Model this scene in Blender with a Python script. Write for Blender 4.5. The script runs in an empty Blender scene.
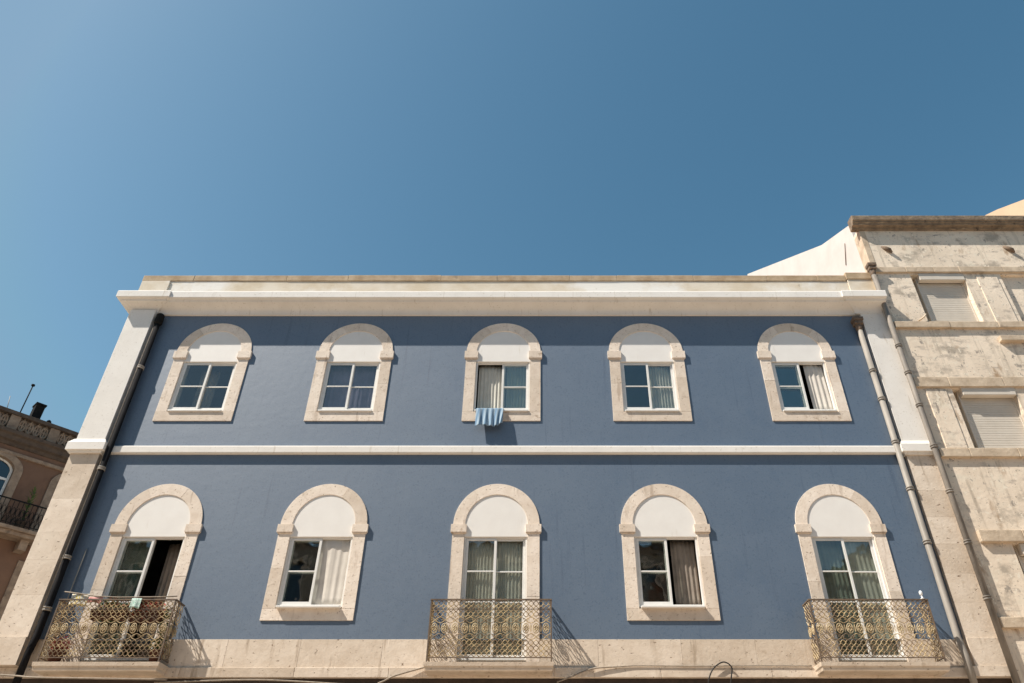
import bpy, bmesh, math, random
from mathutils import Vector, Matrix
from mathutils.geometry import tessellate_polygon
random.seed(7)
R = math.radians
S = bpy.context.scene
C = S.collection
PI = math.pi

# ---------------------------------------------------------------- camera
cd = bpy.data.cameras.new('camera')
cam = bpy.data.objects.new('camera', cd); C.objects.link(cam)
cam.location = (0, -13.06, 1.6)
cam.rotation_euler = (R(90 + 36.243), 0, 0)
cd.sensor_width = 36; cd.lens = 36 * 740 / 1024
cd.shift_x = -(541.5 - 512) / 1024
cd.clip_start = .05; cd.clip_end = 3000
S.camera = cam
# ---------------------------------------------------------------- sky, sun, exposure
SUN = Vector((-1, -.46, 1.38)).normalized()          # towards the sun
SKY_GRADE = ((.6303, 1.548), (.89, 1.24), (.8041, 1.163))
W = bpy.data.worlds.new('World'); S.world = W; W.use_nodes = True
wn = W.node_tree.nodes; wl = W.node_tree.links
bg = wn['Background']
sky = wn.new('ShaderNodeTexSky'); sky.sky_type = 'NISHITA'; sky.sun_disc = False
sky.sun_elevation = math.asin(SUN.z)
sky.sun_rotation = math.atan2(SUN.x, SUN.y)
sky.air_density = 1.0; sky.dust_density = 1.5; sky.ozone_density = 1.0
# deepen the clear sky a little, channel by channel (a clear southern sky over a polarised, teal-graded lens)
sp = wn.new('ShaderNodeSeparateColor'); cb = wn.new('ShaderNodeCombineColor'); wl.new(sky.outputs[0], sp.inputs[0])
for k, (gain, gam) in enumerate(SKY_GRADE):
    mi = wn.new('ShaderNodeMath'); mi.operation = 'MINIMUM'; wl.new(sp.outputs[k], mi.inputs[0]); mi.inputs[1].default_value = (1.9, 2.5, 3.9)[k]
    pw = wn.new('ShaderNodeMath'); pw.operation = 'POWER'; wl.new(mi.outputs[0], pw.inputs[0]); pw.inputs[1].default_value = gam
    mu = wn.new('ShaderNodeMath'); mu.operation = 'MULTIPLY'; wl.new(pw.outputs[0], mu.inputs[0]); mu.inputs[1].default_value = gain
    wl.new(mu.outputs[0], cb.inputs[k])
wl.new(cb.outputs[0], bg.inputs[0]); bg.inputs[1].default_value = .10
sl = bpy.data.lights.new('sun', 'SUN'); sl.energy = 5.0; sl.angle = R(.5); sl.color = (1, .93, .83)
so = bpy.data.objects.new('sun', sl); C.objects.link(so); so.location = (-20, -12, 30)
so.rotation_euler = (-SUN).to_track_quat('-Z', 'Y').to_euler()
S.view_settings.view_transform = 'Standard'; S.view_settings.look = 'None'
S.view_settings.exposure = .55; S.view_settings.gamma = 1

# ---------------------------------------------------------------- materials
def mat(name, c1, c2=None, scale=3.0, rough=.8, detail=6, bump=0, bscale=30, pits=None, pit_scale=18, pit_t=.66,
        stains=(), streak=None, metallic=0, stretch=(1, 1, 1), lo=.35, hi=.65, spec=.3, ior=1.5, tone=None):
    """c1/c2 mixed by noise; pits = small dark spots; stains = [(colour, scale, threshold, softness, stretch)]"""
    m = bpy.data.materials.new(name); m.use_nodes = True
    nt = m.node_tree; n = nt.nodes; l = nt.links
    b = n['Principled BSDF']; b.inputs['Roughness'].default_value = rough; b.inputs['Metallic'].default_value = metallic
    b.inputs['Specular IOR Level'].default_value = spec; b.inputs['IOR'].default_value = ior
    tc = n.new('ShaderNodeTexCoord')
    def noise(sc, det, st=(1, 1, 1), off=0):
        mp = n.new('ShaderNodeMapping'); mp.inputs['Scale'].default_value = st; mp.inputs['Location'].default_value = (off, off * .7, off * 1.3)
        l.new(tc.outputs['Object'], mp.inputs[0])
        t = n.new('ShaderNodeTexNoise'); t.inputs['Scale'].default_value = sc; t.inputs['Detail'].default_value = det
        t.inputs['Roughness'].default_value = .6
        l.new(mp.outputs[0], t.inputs['Vector']); return t.outputs['Fac']
    def rng(v, a, c):
        r = n.new('ShaderNodeMapRange'); r.inputs[1].default_value = a; r.inputs[2].default_value = c; r.clamp = True
        l.new(v, r.inputs[0]); return r.outputs[0]
    def mix(f, a, c):
        x = n.new('ShaderNodeMix'); x.data_type = 'RGBA'; l.new(f, x.inputs[0])
        for k, v in ((6, a), (7, c)):
            if isinstance(v, tuple): x.inputs[k].default_value = (*v, 1)
            else: l.new(v, x.inputs[k])
        return x.outputs[2]
    col = c1
    if c2: col = mix(rng(noise(scale, detail, stretch), lo, hi), c1, c2)
    for i, (sc_, ss, th, soft, st) in enumerate(stains):
        col = mix(rng(noise(ss, 7, st, 3.1 + i * 5.7), th, th + soft), col, sc_)
    if tone:                                   # each block of stone has its own shade
        ta = n.new('ShaderNodeAttribute'); ta.attribute_name = 'tone'
        mb_ = n.new('ShaderNodeMix'); mb_.data_type = 'RGBA'; mb_.blend_type = 'MULTIPLY'; mb_.inputs[0].default_value = 1
        tr = n.new('ShaderNodeMix'); tr.data_type = 'RGBA'; l.new(ta.outputs['Fac'], tr.inputs[0]); tr.inputs[6].default_value = (*tone[0], 1); tr.inputs[7].default_value = (*tone[1], 1)
        if isinstance(col, tuple): mb_.inputs[6].default_value = (*col, 1)
        else: l.new(col, mb_.inputs[6])
        l.new(tr.outputs[2], mb_.inputs[7]); col = mb_.outputs[2]
    h = None
    if pits:
        pf = rng(noise(pit_scale, 4, (1, 1, 1.6), 11), pit_t, pit_t + .06)
        col = mix(pf, col, pits); h = pf
    if isinstance(col, tuple): b.inputs['Base Color'].default_value = (*col, 1)
    else: l.new(col, b.inputs['Base Color'])
    if bump:
        bp = n.new('ShaderNodeBump'); bp.inputs['Strength'].default_value = 1; bp.inputs['Distance'].default_value = bump
        hv = noise(bscale, 8, (1, 1, 1), 2)
        if h is not None:
            mm = n.new('ShaderNodeMath'); mm.operation = 'SUBTRACT'; l.new(hv, mm.inputs[0]); l.new(h, mm.inputs[1]); hv = mm.outputs[0]
        l.new(hv, bp.inputs['Height']); l.new(bp.outputs[0], b.inputs['Normal'])
    return m

def glass_mat(name, tint, base=.07):
    m = bpy.data.materials.new(name); m.use_nodes = True
    nt = m.node_tree; n = nt.nodes; l = nt.links
    n.remove(n['Principled BSDF']); out = n['Material Output']
    lw = n.new('ShaderNodeLayerWeight'); lw.inputs[0].default_value = .5
    p = n.new('ShaderNodeMath'); p.operation = 'POWER'; l.new(lw.outputs['Facing'], p.inputs[0]); p.inputs[1].default_value = 4
    ma = n.new('ShaderNodeMath'); ma.operation = 'MULTIPLY_ADD'; l.new(p.outputs[0], ma.inputs[0]); ma.inputs[1].default_value = .9; ma.inputs[2].default_value = base
    g = n.new('ShaderNodeBsdfGlossy'); g.inputs['Roughness'].default_value = .015
    bp = n.new('ShaderNodeBump'); bp.inputs['Distance'].default_value = .0045
    tc = n.new('ShaderNodeTexCoord'); t = n.new('ShaderNodeTexNoise'); t.inputs['Scale'].default_value = 2.3
    l.new(tc.outputs['Object'], t.inputs['Vector']); l.new(t.outputs['Fac'], bp.inputs['Height']); l.new(bp.outputs[0], g.inputs['Normal'])
    tr = n.new('ShaderNodeBsdfTransparent'); tr.inputs[0].default_value = (*tint, 1)
    mx = n.new('ShaderNodeMixShader'); l.new(ma.outputs[0], mx.inputs[0]); l.new(tr.outputs[0], mx.inputs[1]); l.new(g.outputs[0], mx.inputs[2])
    l.new(mx.outputs[0], out.inputs[0]); return m

M = {}
M['blue'] = mat('blue_stucco', (.082, .126, .192), (.100, .145, .209), 1.1, .56, 8, .0028, 7, lo=.35, hi=.7, spec=1.0, ior=1.52,
                stains=[((.118, .162, .23), .7, .56, .3, (1, 1, 1.6)), ((.064, .11, .182), 2.2, .6, .25, (1, 1, .5)), ((.13, .165, .22), 5, .66, .12, (1, 1, 2.5)), ((.062, .098, .158), 3.2, .60, .12, (3, 1, .18)), ((.115, .152, .205), 38, .50, .2, (1, 1, 1)), ((.066, .105, .165), 30, .56, .1, (1, 1, 1))])
M['white'] = mat('white_plaster', (.83, .79, .735), (.77, .73, .675), 2.5, .85, 6, .002, 14, stains=[((.62, .57, .50), 3.5, .66, .2, (1, 1, .35)), ((.60, .54, .46), 5, .62, .14, (2.5, 1, .25)), ((.66, .61, .54), 22, .60, .08, (1, 1, 1))])
M['party'] = mat('white_painted_party_wall', (.66, .62, .58), (.59, .555, .515), 1.5, .9, 6, .004, 8, stains=[((.50, .46, .42), 2.2, .60, .2, (1, 2, .3))])
M['stone'] = mat('beige_limestone', (.80, .70, .595), (.70, .595, .49), 5, .85, 8, .005, 26, pits=(.36, .27, .19), pit_scale=26, pit_t=.635,
                 stains=[((.76, .67, .56), 2.3, .55, .2, (1, 1, 1)), ((.46, .35, .26), 6.5, .62, .1, (1, 1, 1)), ((.55, .45, .36), 3.0, .60, .1, (2.5, 1, .35))], tone=((.88, .85, .82), (1.10, 1.10, 1.11)))
M['band'] = mat('weathered_limestone', (.73, .63, .52), (.62, .52, .415), 3.5, .85, 8, .005, 22, pits=(.28, .20, .14), pit_scale=15, pit_t=.645,
                stains=[((.72, .63, .52), 1.6, .55, .2, (1, 1, 1)), ((.45, .35, .25), 4, .62, .15, (1, 1, 1)), ((.48, .39, .30), 2.6, .60, .1, (2.5, 1, .3))], tone=((.88, .85, .82), (1.10, 1.10, 1.11)))
M['parapet'] = mat('flaking_parapet_render', (.72, .64, .53), (.62, .52, .39), 1.2, .9, 8, .004, 18, lo=.4, hi=.6,
                   stains=[((.80, .76, .70), .5, .53, .1, (1, 1, 1)), ((.42, .34, .25), 6, .66, .1, (1, 1, .6))])
M['coping'] = mat('weathered_coping', (.36, .25, .15), (.52, .40, .27), 3, .9, 8, .006, 20, stains=[((.25, .19, .14), 5, .6, .15, (1, 1, 1))])
M['pvc'] = mat('white_window_paint', (.80, .78, .74), (.74, .72, .68), 6, .45)
M['lunette'] = mat('white_panel', (.83, .80, .755), (.79, .755, .71), 3, .6, stains=[((.68, .63, .56), 4, .63, .15, (2, 1, .4))])
M['glass'] = glass_mat('window_glass', (.90, .93, .91), .11)
M['darkglass'] = glass_mat('tinted_window_glass', (.25, .29, .30), .12)
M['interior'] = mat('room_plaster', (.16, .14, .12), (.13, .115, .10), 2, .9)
M['iron'] = mat('rusted_cast_iron', (.50, .38, .21), (.18, .12, .07), 9, .7, 6, 0, 30, lo=.40, hi=.60, spec=.35, stains=[((.10, .07, .05), 2.2, .54, .12, (1, 1, 1)), ((.52, .45, .33), 3.1, .60, .1, (1, 1, 1))])
M['iron_dark'] = mat('dark_iron', (.10, .075, .06), (.20, .14, .09), 12, .6, 5)
M['medallion'] = mat('ochre_painted_iron', (.60, .49, .31), (.30, .21, .11), 9, .7, 5)
M['pipe_grey'] = mat('weathered_zinc_pipe', (.35, .315, .275), (.24, .215, .185), 5, .55, 6, 0, 20, metallic=0, stretch=(1, 1, .25),
                     stains=[((.24, .19, .15), 3, .6, .15, (1, 1, .3))])
M['pipe_mid'] = mat('dull_grey_pipe', (.27, .235, .20), (.17, .15, .13), 6, .6, 6, stretch=(1, 1, .3), stains=[((.10, .085, .07), 3, .58, .12, (1, 1, .3))])
M['pipe_dark'] = mat('dark_painted_pipe', (.010, .010, .012), (.018, .017, .018), 5, .8, spec=.08)
M['rust'] = mat('rusty_hopper', (.22, .15, .10), (.10, .08, .065), 16, .8, 6, .003, 30)
M['nb'] = mat('weathered_beige_render', (.86, .73, .585), (.74, .62, .49), .9, .92, 9, .006, 14, lo=.38, hi=.62,
              pits=(.28, .22, .17), pit_scale=9, pit_t=.70,
              stains=[((.44, .375, .30), 1.8, .55, .12, (1, 1, 1.3)), ((.50, .42, .33), 2.4, .57, .16, (3.0, 1, .25)), ((.47, .40, .33), 4.5, .55, .14, (.6, 1, 1.6)), ((.76, .67, .54), 2.3, .57, .12, (1, 1, 1)), ((.40, .28, .18), 3.4, .60, .12, (1, 1, .4)), ((.36, .31, .26), 7, .62, .05, (1, 1, .7)), ((.80, .71, .58), 11, .60, .05, (1, 1, .8)), ((.34, .28, .22), 24, .63, .04, (1, 1, 1))])
M['nbtrim'] = mat('stained_render_trim', (.64, .52, .39), (.46, .36, .26), 4, .92, 8, .008, 18, stains=[((.22, .165, .12), 3, .58, .16, (.5, 1, 1))])
M['nbcorn'] = mat('mossy_weathered_cornice', (.30, .225, .155), (.15, .115, .085), 6, .95, 9, .015, 22, stains=[((.42, .33, .23), 4, .6, .1, (.6, 1, 2)), ((.07, .055, .045), 9, .6, .1, (1, 1, 1))])
M['shutter'] = mat('cream_shutter', (.66, .60, .52), (.60, .54, .46), 4, .6)
M['cream'] = mat('cream_gable_paint', (.62, .49, .34), (.57, .45, .31), 2, .9)
M['brown'] = mat('brown_render', (.20, .115, .075), (.16, .09, .06), 1.5, .92, 8, .004, 14, stains=[((.11, .065, .045), 2.5, .6, .2, (1, 1, .5))])
M['brownstone'] = mat('grey_brown_stone', (.34, .25, .18), (.22, .155, .11), 5, .9, 8, .01, 20, stains=[((.16, .12, .09), 4, .58, .15, (1, 1, 1))])
M['darkcorn'] = mat('sooty_cornice', (.12, .088, .066), (.07, .052, .042), 5, .9, 8, .008, 20)
M['black'] = mat('black_metal', (.010, .010, .011), (.018, .017, .016), 8, .8, spec=.1)
M['tile'] = mat('roof_tile', (.40, .17, .09), (.30, .12, .07), 6, .85, 6, .02, 12)
M['groundfloor'] = mat('brown_shopfront_stone', (.07, .05, .04), (.045, .034, .028), 4, .8, 7, .004, 20)
M['door'] = mat('dark_green_door_paint', (.04, .07, .055), (.03, .05, .04), 6, .5)
M['asphalt'] = mat('street_setts', (.52, .41, .31), (.44, .34, .255), 9, .9, 9, .004, 30)
M['paving'] = mat('limestone_cobbles', (.58, .50, .41), (.50, .42, .34), 12, .85, 7, .006, 16)
M['earth'] = mat('ground', (.24, .21, .17), (.30, .26, .20), .8, .95, 8)
M['curtain'] = mat('cream_curtain', (.62, .60, .53), (.54, .52, .46), 5, .95)
M['curtain_sun'] = mat('pale_curtain', (.68, .63, .56), (.60, .55, .49), 5, .95)
M['curtain_brown'] = mat('brown_curtain', (.20, .165, .135), (.27, .23, .19), 5, .95)
M['curtain_reflection'] = mat('violet_reflection_curtain', (.27, .23, .34), (.20, .17, .26), 3, .95)  # purple pane reflection put into a cloth colour
M['curtain_green'] = mat('grey_green_curtain', (.24, .27, .23), (.19, .22, .19), 5, .95)
M['cable'] = mat('pale_cable', (.34, .28, .22), (.24, .195, .15), 20, .7)
M['cable_black'] = mat('black_cable', (.018, .016, .015), (.03, .027, .025), 20, .5)
M['terracotta'] = mat('terracotta', (.13, .05, .032), (.09, .038, .026), 9, .85, 6, .002, 40)
M['leaf'] = mat('green_leaf', (.06, .11, .035), (.10, .13, .045), 12, .7)
M['redleaf'] = mat('red_leaf', (.40, .10, .06), (.24, .06, .04), 14, .7)
M['flower'] = mat('pink_flower', (.55, .12, .14), (.42, .07, .10), 14, .7)
M['clothy'] = mat('yellow_print_cloth', (.70, .68, .62), (.70, .52, .10), 26, .9, 3, lo=.5, hi=.58)
M['clothp'] = mat('pink_cloth', (.65, .30, .27), (.70, .38, .34), 9, .9)
M['clotht'] = mat('pale_green_print_cloth', (.55, .66, .60), (.22, .42, .33), 40, .9, 3, lo=.48, hi=.6)
M['ball'] = mat('white_plastic', (.80, .80, .80), (.74, .74, .75), 8, .35)

# striped towel
m = mat('blue_striped_towel', (.33, .47, .60), (.26, .40, .54), 7, .95); nt = m.node_tree
at = nt.nodes.new('ShaderNodeAttribute'); at.attribute_name = 'stripe'
cr = nt.nodes.new('ShaderNodeValToRGB'); e = cr.color_ramp
e.elements[0].position = .0; e.elements[0].color = (.13, .24, .37, 1); e.elements[1].position = 1; e.elements[1].color = (.15, .26, .40, 1)
for p, c in ((.10, (.36, .45, .52, 1)), (.18, (.12, .22, .35, 1)), (.34, (.34, .43, .50, 1)), (.42, (.11, .21, .33, 1)), (.6, (.36, .45, .52, 1)), (.68, (.13, .24, .36, 1)), (.84, (.33, .42, .49, 1))):
    q = e.elements.new(p); q.color = c
nt.links.new(at.outputs['Fac'], cr.inputs[0]); nt.links.new(cr.outputs[0], nt.nodes['Principled BSDF'].inputs['Base Color'])
M['towel'] = m

# ---------------------------------------------------------------- mesh helpers
class MB:
    def __init__(s): s.v = []; s.f = []; s.sm = []; s.tn = []; s.tone = .5
    def add(s, vs, fs, smooth=False):
        o = len(s.v); s.v += [tuple(p) for p in vs]; s.f += [tuple(i + o for i in f) for f in fs]; s.sm += [smooth] * len(fs); s.tn += [s.tone] * len(fs); return s
    def box(s, x0, x1, y0, y1, z0, z1):
        return s.add([(x0, y0, z0), (x1, y0, z0), (x1, y1, z0), (x0, y1, z0), (x0, y0, z1), (x1, y0, z1), (x1, y1, z1), (x0, y1, z1)],
                     [(0, 3, 2, 1), (4, 5, 6, 7), (0, 1, 5, 4), (1, 2, 6, 5), (2, 3, 7, 6), (3, 0, 4, 7)])
    def plate(s, loops, y0, y1):
        """polygon in (x,z) with holes, extruded from y0 (front) to y1"""
        pts = [[Vector((a, b, 0)) for a, b in lp] for lp in loops]
        tris = tessellate_polygon(pts)
        flat = [p for lp in loops for p in lp]; n = len(flat)
        vs = [(a, y0, b) for a, b in flat] + [(a, y1, b) for a, b in flat]
        fs = []
        for t in tris:
            a, b, c = (flat[i] for i in t)
            area = (b[0] - a[0]) * (c[1] - a[1]) - (c[0] - a[0]) * (b[1] - a[1])
            t = t if area > 0 else t[::-1]        # front faces -y
            fs.append(tuple(t)); fs.append(tuple(i + n for i in reversed(t)))
        o = 0
        for k, lp in enumerate(loops):
            m_ = len(lp)
            ar = sum(lp[i][0] * lp[(i + 1) % m_][1] - lp[(i + 1) % m_][0] * lp[i][1] for i in range(m_))
            flip = (ar > 0) != (k == 0)
            for i in range(m_):
                a, b = o + i, o + (i + 1) % m_
                q = (a, a + n, b + n, b)
                fs.append(q[::-1] if flip else q)
            o += m_
        return s.add(vs, fs)
    def tube(s, pts, r, n=6, closed=False, smooth=True):
        pts = [Vector(p) for p in pts]; m_ = len(pts); vs = []; fs = []
        up = Vector((0, 0, 1))
        prev = None
        for i, p in enumerate(pts):
            a = pts[(i - 1) % m_] if (closed or i > 0) else p
            b = pts[(i + 1) % m_] if (closed or i < m_ - 1) else p
            d = (b - a).normalized()
            if prev is None:
                x = d.cross(up if abs(d.z) < .9 else Vector((0, 1, 0))).normalized()
            else:
                x = (prev - d * prev.dot(d)).normalized()
            prev = x; y = d.cross(x)
            rr = r[i] if isinstance(r, (list, tuple)) else r
            for k in range(n):
                t = 2 * PI * k / n; vs.append(p + (x * math.cos(t) + y * math.sin(t)) * rr)
        for i in range(m_ if closed else m_ - 1):
            for k in range(n):
                j = (i + 1) % m_
                fs.append((i * n + k, i * n + (k + 1) % n, j * n + (k + 1) % n, j * n + k))
        if not closed:
            fs.append(tuple(reversed(range(n)))); fs.append(tuple(range((m_ - 1) * n, m_ * n)))
        return s.add(vs, fs, smooth)
    def lathe(s, c, prof, n=14, smooth=True):
        vs = []; fs = []
        for r, z in prof:
            for k in range(n):
                t = 2 * PI * k / n; vs.append((c[0] + r * math.cos(t), c[1] + r * math.sin(t), c[2] + z))
        for i in range(len(prof) - 1):
            for k in range(n):
                fs.append((i * n + k, i * n + (k + 1) % n, (i + 1) * n + (k + 1) % n, (i + 1) * n + k))
        fs.append(tuple(reversed(range(n)))); fs.append(tuple(range((len(prof) - 1) * n, len(prof) * n)))
        return s.add(vs, fs, smooth)
    def sweep(s, prof, path, side=-1):
        """prof = [(offset outward, z)] closed polygon, path = plan polyline (x,y); outward is to the right of travel"""
        n = len(prof); P_ = [Vector((a, b)) for a, b in path]; vs = []; fs = []
        for i, p in enumerate(P_):
            d0 = (p - P_[i - 1]).normalized() if i else (P_[1] - p).normalized()
            d1 = (P_[i + 1] - p).normalized() if i < len(P_) - 1 else d0
            n0 = Vector((d0.y, -d0.x)); n1 = Vector((d1.y, -d1.x))
            mv = (n0 + n1); mv = mv / max(.2, mv.dot(n0))
            for o, z in prof: vs.append((p.x + mv.x * o, p.y + mv.y * o, z))
        for i in range(len(P_) - 1):
            for k in range(n):
                a = i * n + k; b = i * n + (k + 1) % n
                fs.append((a, b, b + n, a + n))
        fs.append(tuple(range(n))); fs.append(tuple(reversed(range((len(P_) - 1) * n, len(P_) * n))))
        return s.add(vs, fs)
    def build(s, name, material, parent=None, origin=None, bevel=0, fix=False):
        me = bpy.data.meshes.new(name)
        o = bpy.data.objects.new(name, me); C.objects.link(o)
        vs = s.v
        if parent is None and origin is not None:
            vs = [(a - origin[0], b - origin[1], c - origin[2]) for a, b, c in vs]; o.location = origin
        me.from_pydata(vs, [], s.f); me.validate()
        me.polygons.foreach_set('use_smooth', s.sm[:len(me.polygons)] if len(s.sm) == len(me.polygons) else [False] * len(me.polygons))
        if len(set(s.tn)) > 1 and len(s.tn) == len(me.polygons):
            at_ = me.attributes.new('tone', 'FLOAT', 'FACE'); at_.data.foreach_set('value', s.tn)
        if fix:
            bm = bmesh.new(); bm.from_mesh(me); bmesh.ops.recalc_face_normals(bm, faces=bm.faces); bm.to_mesh(me); bm.free()
        me.materials.append(material)
        if parent is not None:
            o.parent = parent
            if parent.parent is None and not parent.get('_local'): o.location = -parent.location
        if bevel:
            b = o.modifiers.new('bevel', 'BEVEL'); b.width = bevel; b.segments = 2; b.limit_method = 'ANGLE'; b.angle_limit = R(40)
        return o

def thing(name, label, cat, loc, rotz=0, group=None):
    o = bpy.data.objects.new(name, None); C.objects.link(o); o.empty_display_size = .2
    o.location = loc; o.rotation_euler = (0, 0, rotz); o['label'] = label; o['category'] = cat
    if group: o['group'] = group
    return o
def tag(o, label, cat, group=None):
    o['label'] = label; o['category'] = cat
    if group: o['group'] = group
    return o
def struct(o): o['kind'] = 'structure'; return o
def rect(x0, x1, z0, z1): return [(x0, z0), (x1, z0), (x1, z1), (x0, z1)]
def arch(cx, hw, z0, zs, rz, n=28):
    """rectangle z0..zs with a half ellipse (hw, rz) on top, counter-clockwise"""
    p = [(cx - hw, z0), (cx + hw, z0)]
    for i in range(n + 1):
        t = PI * i / n; p.append((cx + hw * math.cos(t), zs + rz * math.sin(t)))
    return p
def jit(a): return random.uniform(-a, a)

# ---------------------------------------------------------------- ground
struct(MB().add([(-600, -600, 0), (600, -600, 0), (600, 600, 0), (-600, 600, 0)], [(0, 1, 2, 3)]).build('ground', M['earth']))
struct(MB().add([(-120, -10.2, .004), (120, -10.2, .004), (120, -2.4, .004), (-120, -2.4, .004)], [(0, 1, 2, 3)]).build('road', M['asphalt']))
struct(MB().box(-9.3, 60, -2.4, .4, -.05, .13).build('pavement', M['paving']))
struct(MB().box(-60, 60, -16.9, -10.2, -.05, .12).build('pavement', M['paving']))

# ---------------------------------------------------------------- blue building
UX = [-7.09, -4.02, -.82, 2.26, 5.49]; LX = [-7.10, -4.03, -.835, 2.27, 5.51]
UZ = dict(out=9.17, sill=9.415, ib=10.69, it=10.89, rz=.77, irz=.555, pan=10.635)
LZ = dict(out=5.24, sill=5.47, ib=6.79, it=6.96, rz=.82, irz=.60, pan=6.735)
DZ = dict(LZ, out=4.44, sill=4.60)
B = thing('apartment_building', 'blue plastered two-row building with ten arched stone-framed windows, white cornice and three iron balconies', 'building', (-.8, 0, .13))
X0, X1 = -9.27, 7.78
holes = []
for cx in UX: holes.append(arch(cx, .62, UZ['out'] + .10, UZ['it'], .60))
for i, cx in enumerate(LX): holes.append(arch(cx, .62, (4.92 if False else (LZ['out'] + .10)) if i in (1, 3) else 4.935, LZ['it'], .64))
MB().plate([rect(X0 + .02, X1 - .03, 4.931, 12.0)] + [list(reversed(h)) for h in holes], 0, .30).build('facade_wall', M['blue'], B)
# stone band with door gaps, ledge below it
bd = MB(); xs = X0
edges = [X0 + .003] + [v for i in (0, 2, 4) for v in (LX[i] - .60, LX[i] + .60)] + [X1 - .032]
blocks = []
for k in range(0, len(edges), 2):
    a, b = edges[k], edges[k + 1]
    nn = max(1, round((b - a) / 1.35)); cuts = [a + (b - a) * i / nn + (jit(.12) if 0 < i < nn else 0) for i in range(nn + 1)]
    for i in range(nn): blocks.append((cuts[i] + .0015, cuts[i + 1] - .0015))
for k in range(0, len(edges), 2):
    bd = MB()
    for a, b in blocks:
        bd.tone = random.random()
        if edges[k] <= a and b <= edges[k + 1]: bd.box(a, b, -.02, .29, 4.484, 4.928)
    bd.build('stone_band', M['band'], B, bevel=.003)
bd = MB(); a = X0 - .03
while a < 7.0:
    b = min(a + 1.6 + jit(.3), 7.05); b = 7.05 if 7.05 - b < .5 else b
    bd.tone = random.random(); bd.box(a, b - .003, -.055, .28, 4.322, 4.48); a = b
bd.build('ledge', M['band'], B, bevel=.008)
# ground floor
gf = [rect(X0 + .01, X1 - .04, .132, 4.318)]
gh = [rect(c - .7, c + .7, .30, 3.1) for c in (-7.1, -4.0, -.8, 2.3, 5.5)]
MB().plate(gf + [list(reversed(h)) for h in gh], .012, .31).build('ground_floor_wall', M['groundfloor'], B)
for c in (-7.1, -4.0, -.8, 2.3, 5.5):
    d = MB().box(c - .71, c - .01, .16, .22, .29, 3.11).box(c + .01, c + .71, .16, .22, .29, 3.11).build('door', M['door'], B, bevel=.008)
    MB().tube([(c + .08, .10, 1.3), (c + .08, .10, 1.45)], .012).build('handle', M['iron_dark'], d)
# piers
for xa, xb, pp in ((X0 + .10, -8.60, .16), (7.13, 7.705, .085)):
    MB().box(xa, xb, -pp, .28, 8.50, 11.93).build('pier', M['white'], B, bevel=.006)
    st = MB(); z = 4.935
    st.box(xa - (.02 if xa < 0 else 0), xb, -pp - .02, .27, 4.488, 4.932)
    if xa > 0: st.box(xa - .06, xb + .003, -.135, .27, 4.325, 4.484)
    while z < 8.30:
        z2 = min(z + .62 + jit(.12), 8.36); z2 = 8.36 if 8.36 - z2 < .3 else z2
        st.tone = random.random(); st.box(xa, xb, -pp + .008, .27, z + .0005, z2 - .0005); z = z2
    st.build('stone_pier', M['band'], B, bevel=.0015)
cap = [(-.02, 8.36), (.03, 8.36), (.05, 8.40), (.085, 8.41), (.085, 8.57), (.06, 8.60), (.02, 8.665), (-.02, 8.67)]
MB().sweep(cap, [(X0 + .10, 2.0), (X0 + .10, -.16), (-8.60, -.16), (-8.60, .05)]).build('pier_cap', M['white'], B, fix=True)
MB().sweep(cap, [(7.13, .05), (7.13, -.085), (7.70, -.085)]).build('pier_cap', M['white'], B, fix=True)
MB().sweep([(-.02, 8.41), (.075, 8.42), (.08, 8.43), (.08, 8.555), (.065, 8.575), (-.02, 8.60)], [(-8.598, 0), (7.045, 0)]).build('string_course', M['white'], B, fix=True)
# cornice
prof = [(-.10, 11.88), (.015, 11.88), (.015, 11.92)]
for i in range(9):
    t = i / 8 * PI / 2; prof.append((.02 + .215 * (1 - math.cos(t)), 11.93 + .145 * math.sin(t)))
prof += [(.25, 12.12), (.315, 12.13), (.32, 12.137), (.32, 12.29), (.31, 12.31), (.295, 12.32), (-.10, 12.40)]
MB().sweep(prof, [(-9.14, 6.0), (-9.14, -.075), (-8.60, -.075), (-8.60, -.04), (7.02, -.04), (7.02, -.08), (7.68, -.08)]).build('cornice', M['white'], B, fix=True)
# parapet and coping
MB().box(X0 + .0, -8.62, -.035, .28, 12.385, 12.90).box(-8.618, 7.11, .0, .27, 12.382, 12.905).box(7.112, X1 - .03, -.03, .28, 12.385, 12.94).build('parapet', M['parapet'], B, bevel=.006)
cp = MB(); a = X0 - .02
while a < 7.08:
    b = a + 1.7 + jit(.6); b = 7.09 if 7.09 - b < .5 else b
    dz = jit(.008); fy = -.022 + jit(.006) - (.03 if b < -8.2 else 0)
    cp.box(a + .0006, b - .0006, fy, .30, 12.91 + dz * .3, 13.075 + dz); a = b
cp.box(7.092, X1 - .10, -.055, .30, 12.945, 13.14)
cp.build('coping', M['coping'], B, bevel=.012)
# sides, back, roof, floors and room partitions
MB().box(X0 + .003, X0 + .30, .301, 11.0, .14, 12.38).build('side_wall', M['white'], B)
MB().box(X1 - .30, X1 - .002, .301, 11.0, .14, 12.38).box(X0 + .31, X1 - .31, 10.7, 10.99, .14, 12.38).build('rear_wall', M['white'], B)
rf = MB()
for s_ in (0, 1):
    a, b = ((.30, 12.5), (5.6, 14.3)) if s_ == 0 else ((11.0, 12.5), (5.6, 14.3))
    rf.add([(X0 + .3, a[0], a[1]), (X1 - .04, a[0], a[1]), (X1 - .04, b[0], b[1]), (X0 + .3, b[0], b[1])], [(0, 1, 2, 3)])
rf.build('roof', M['tile'], B)
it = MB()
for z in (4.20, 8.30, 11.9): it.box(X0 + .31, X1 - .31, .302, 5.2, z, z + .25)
for x in (-5.5, -2.4, .72, 3.9): it.box(x - .06, x + .06, .303, 5.18, 4.46, 11.89)
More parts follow.
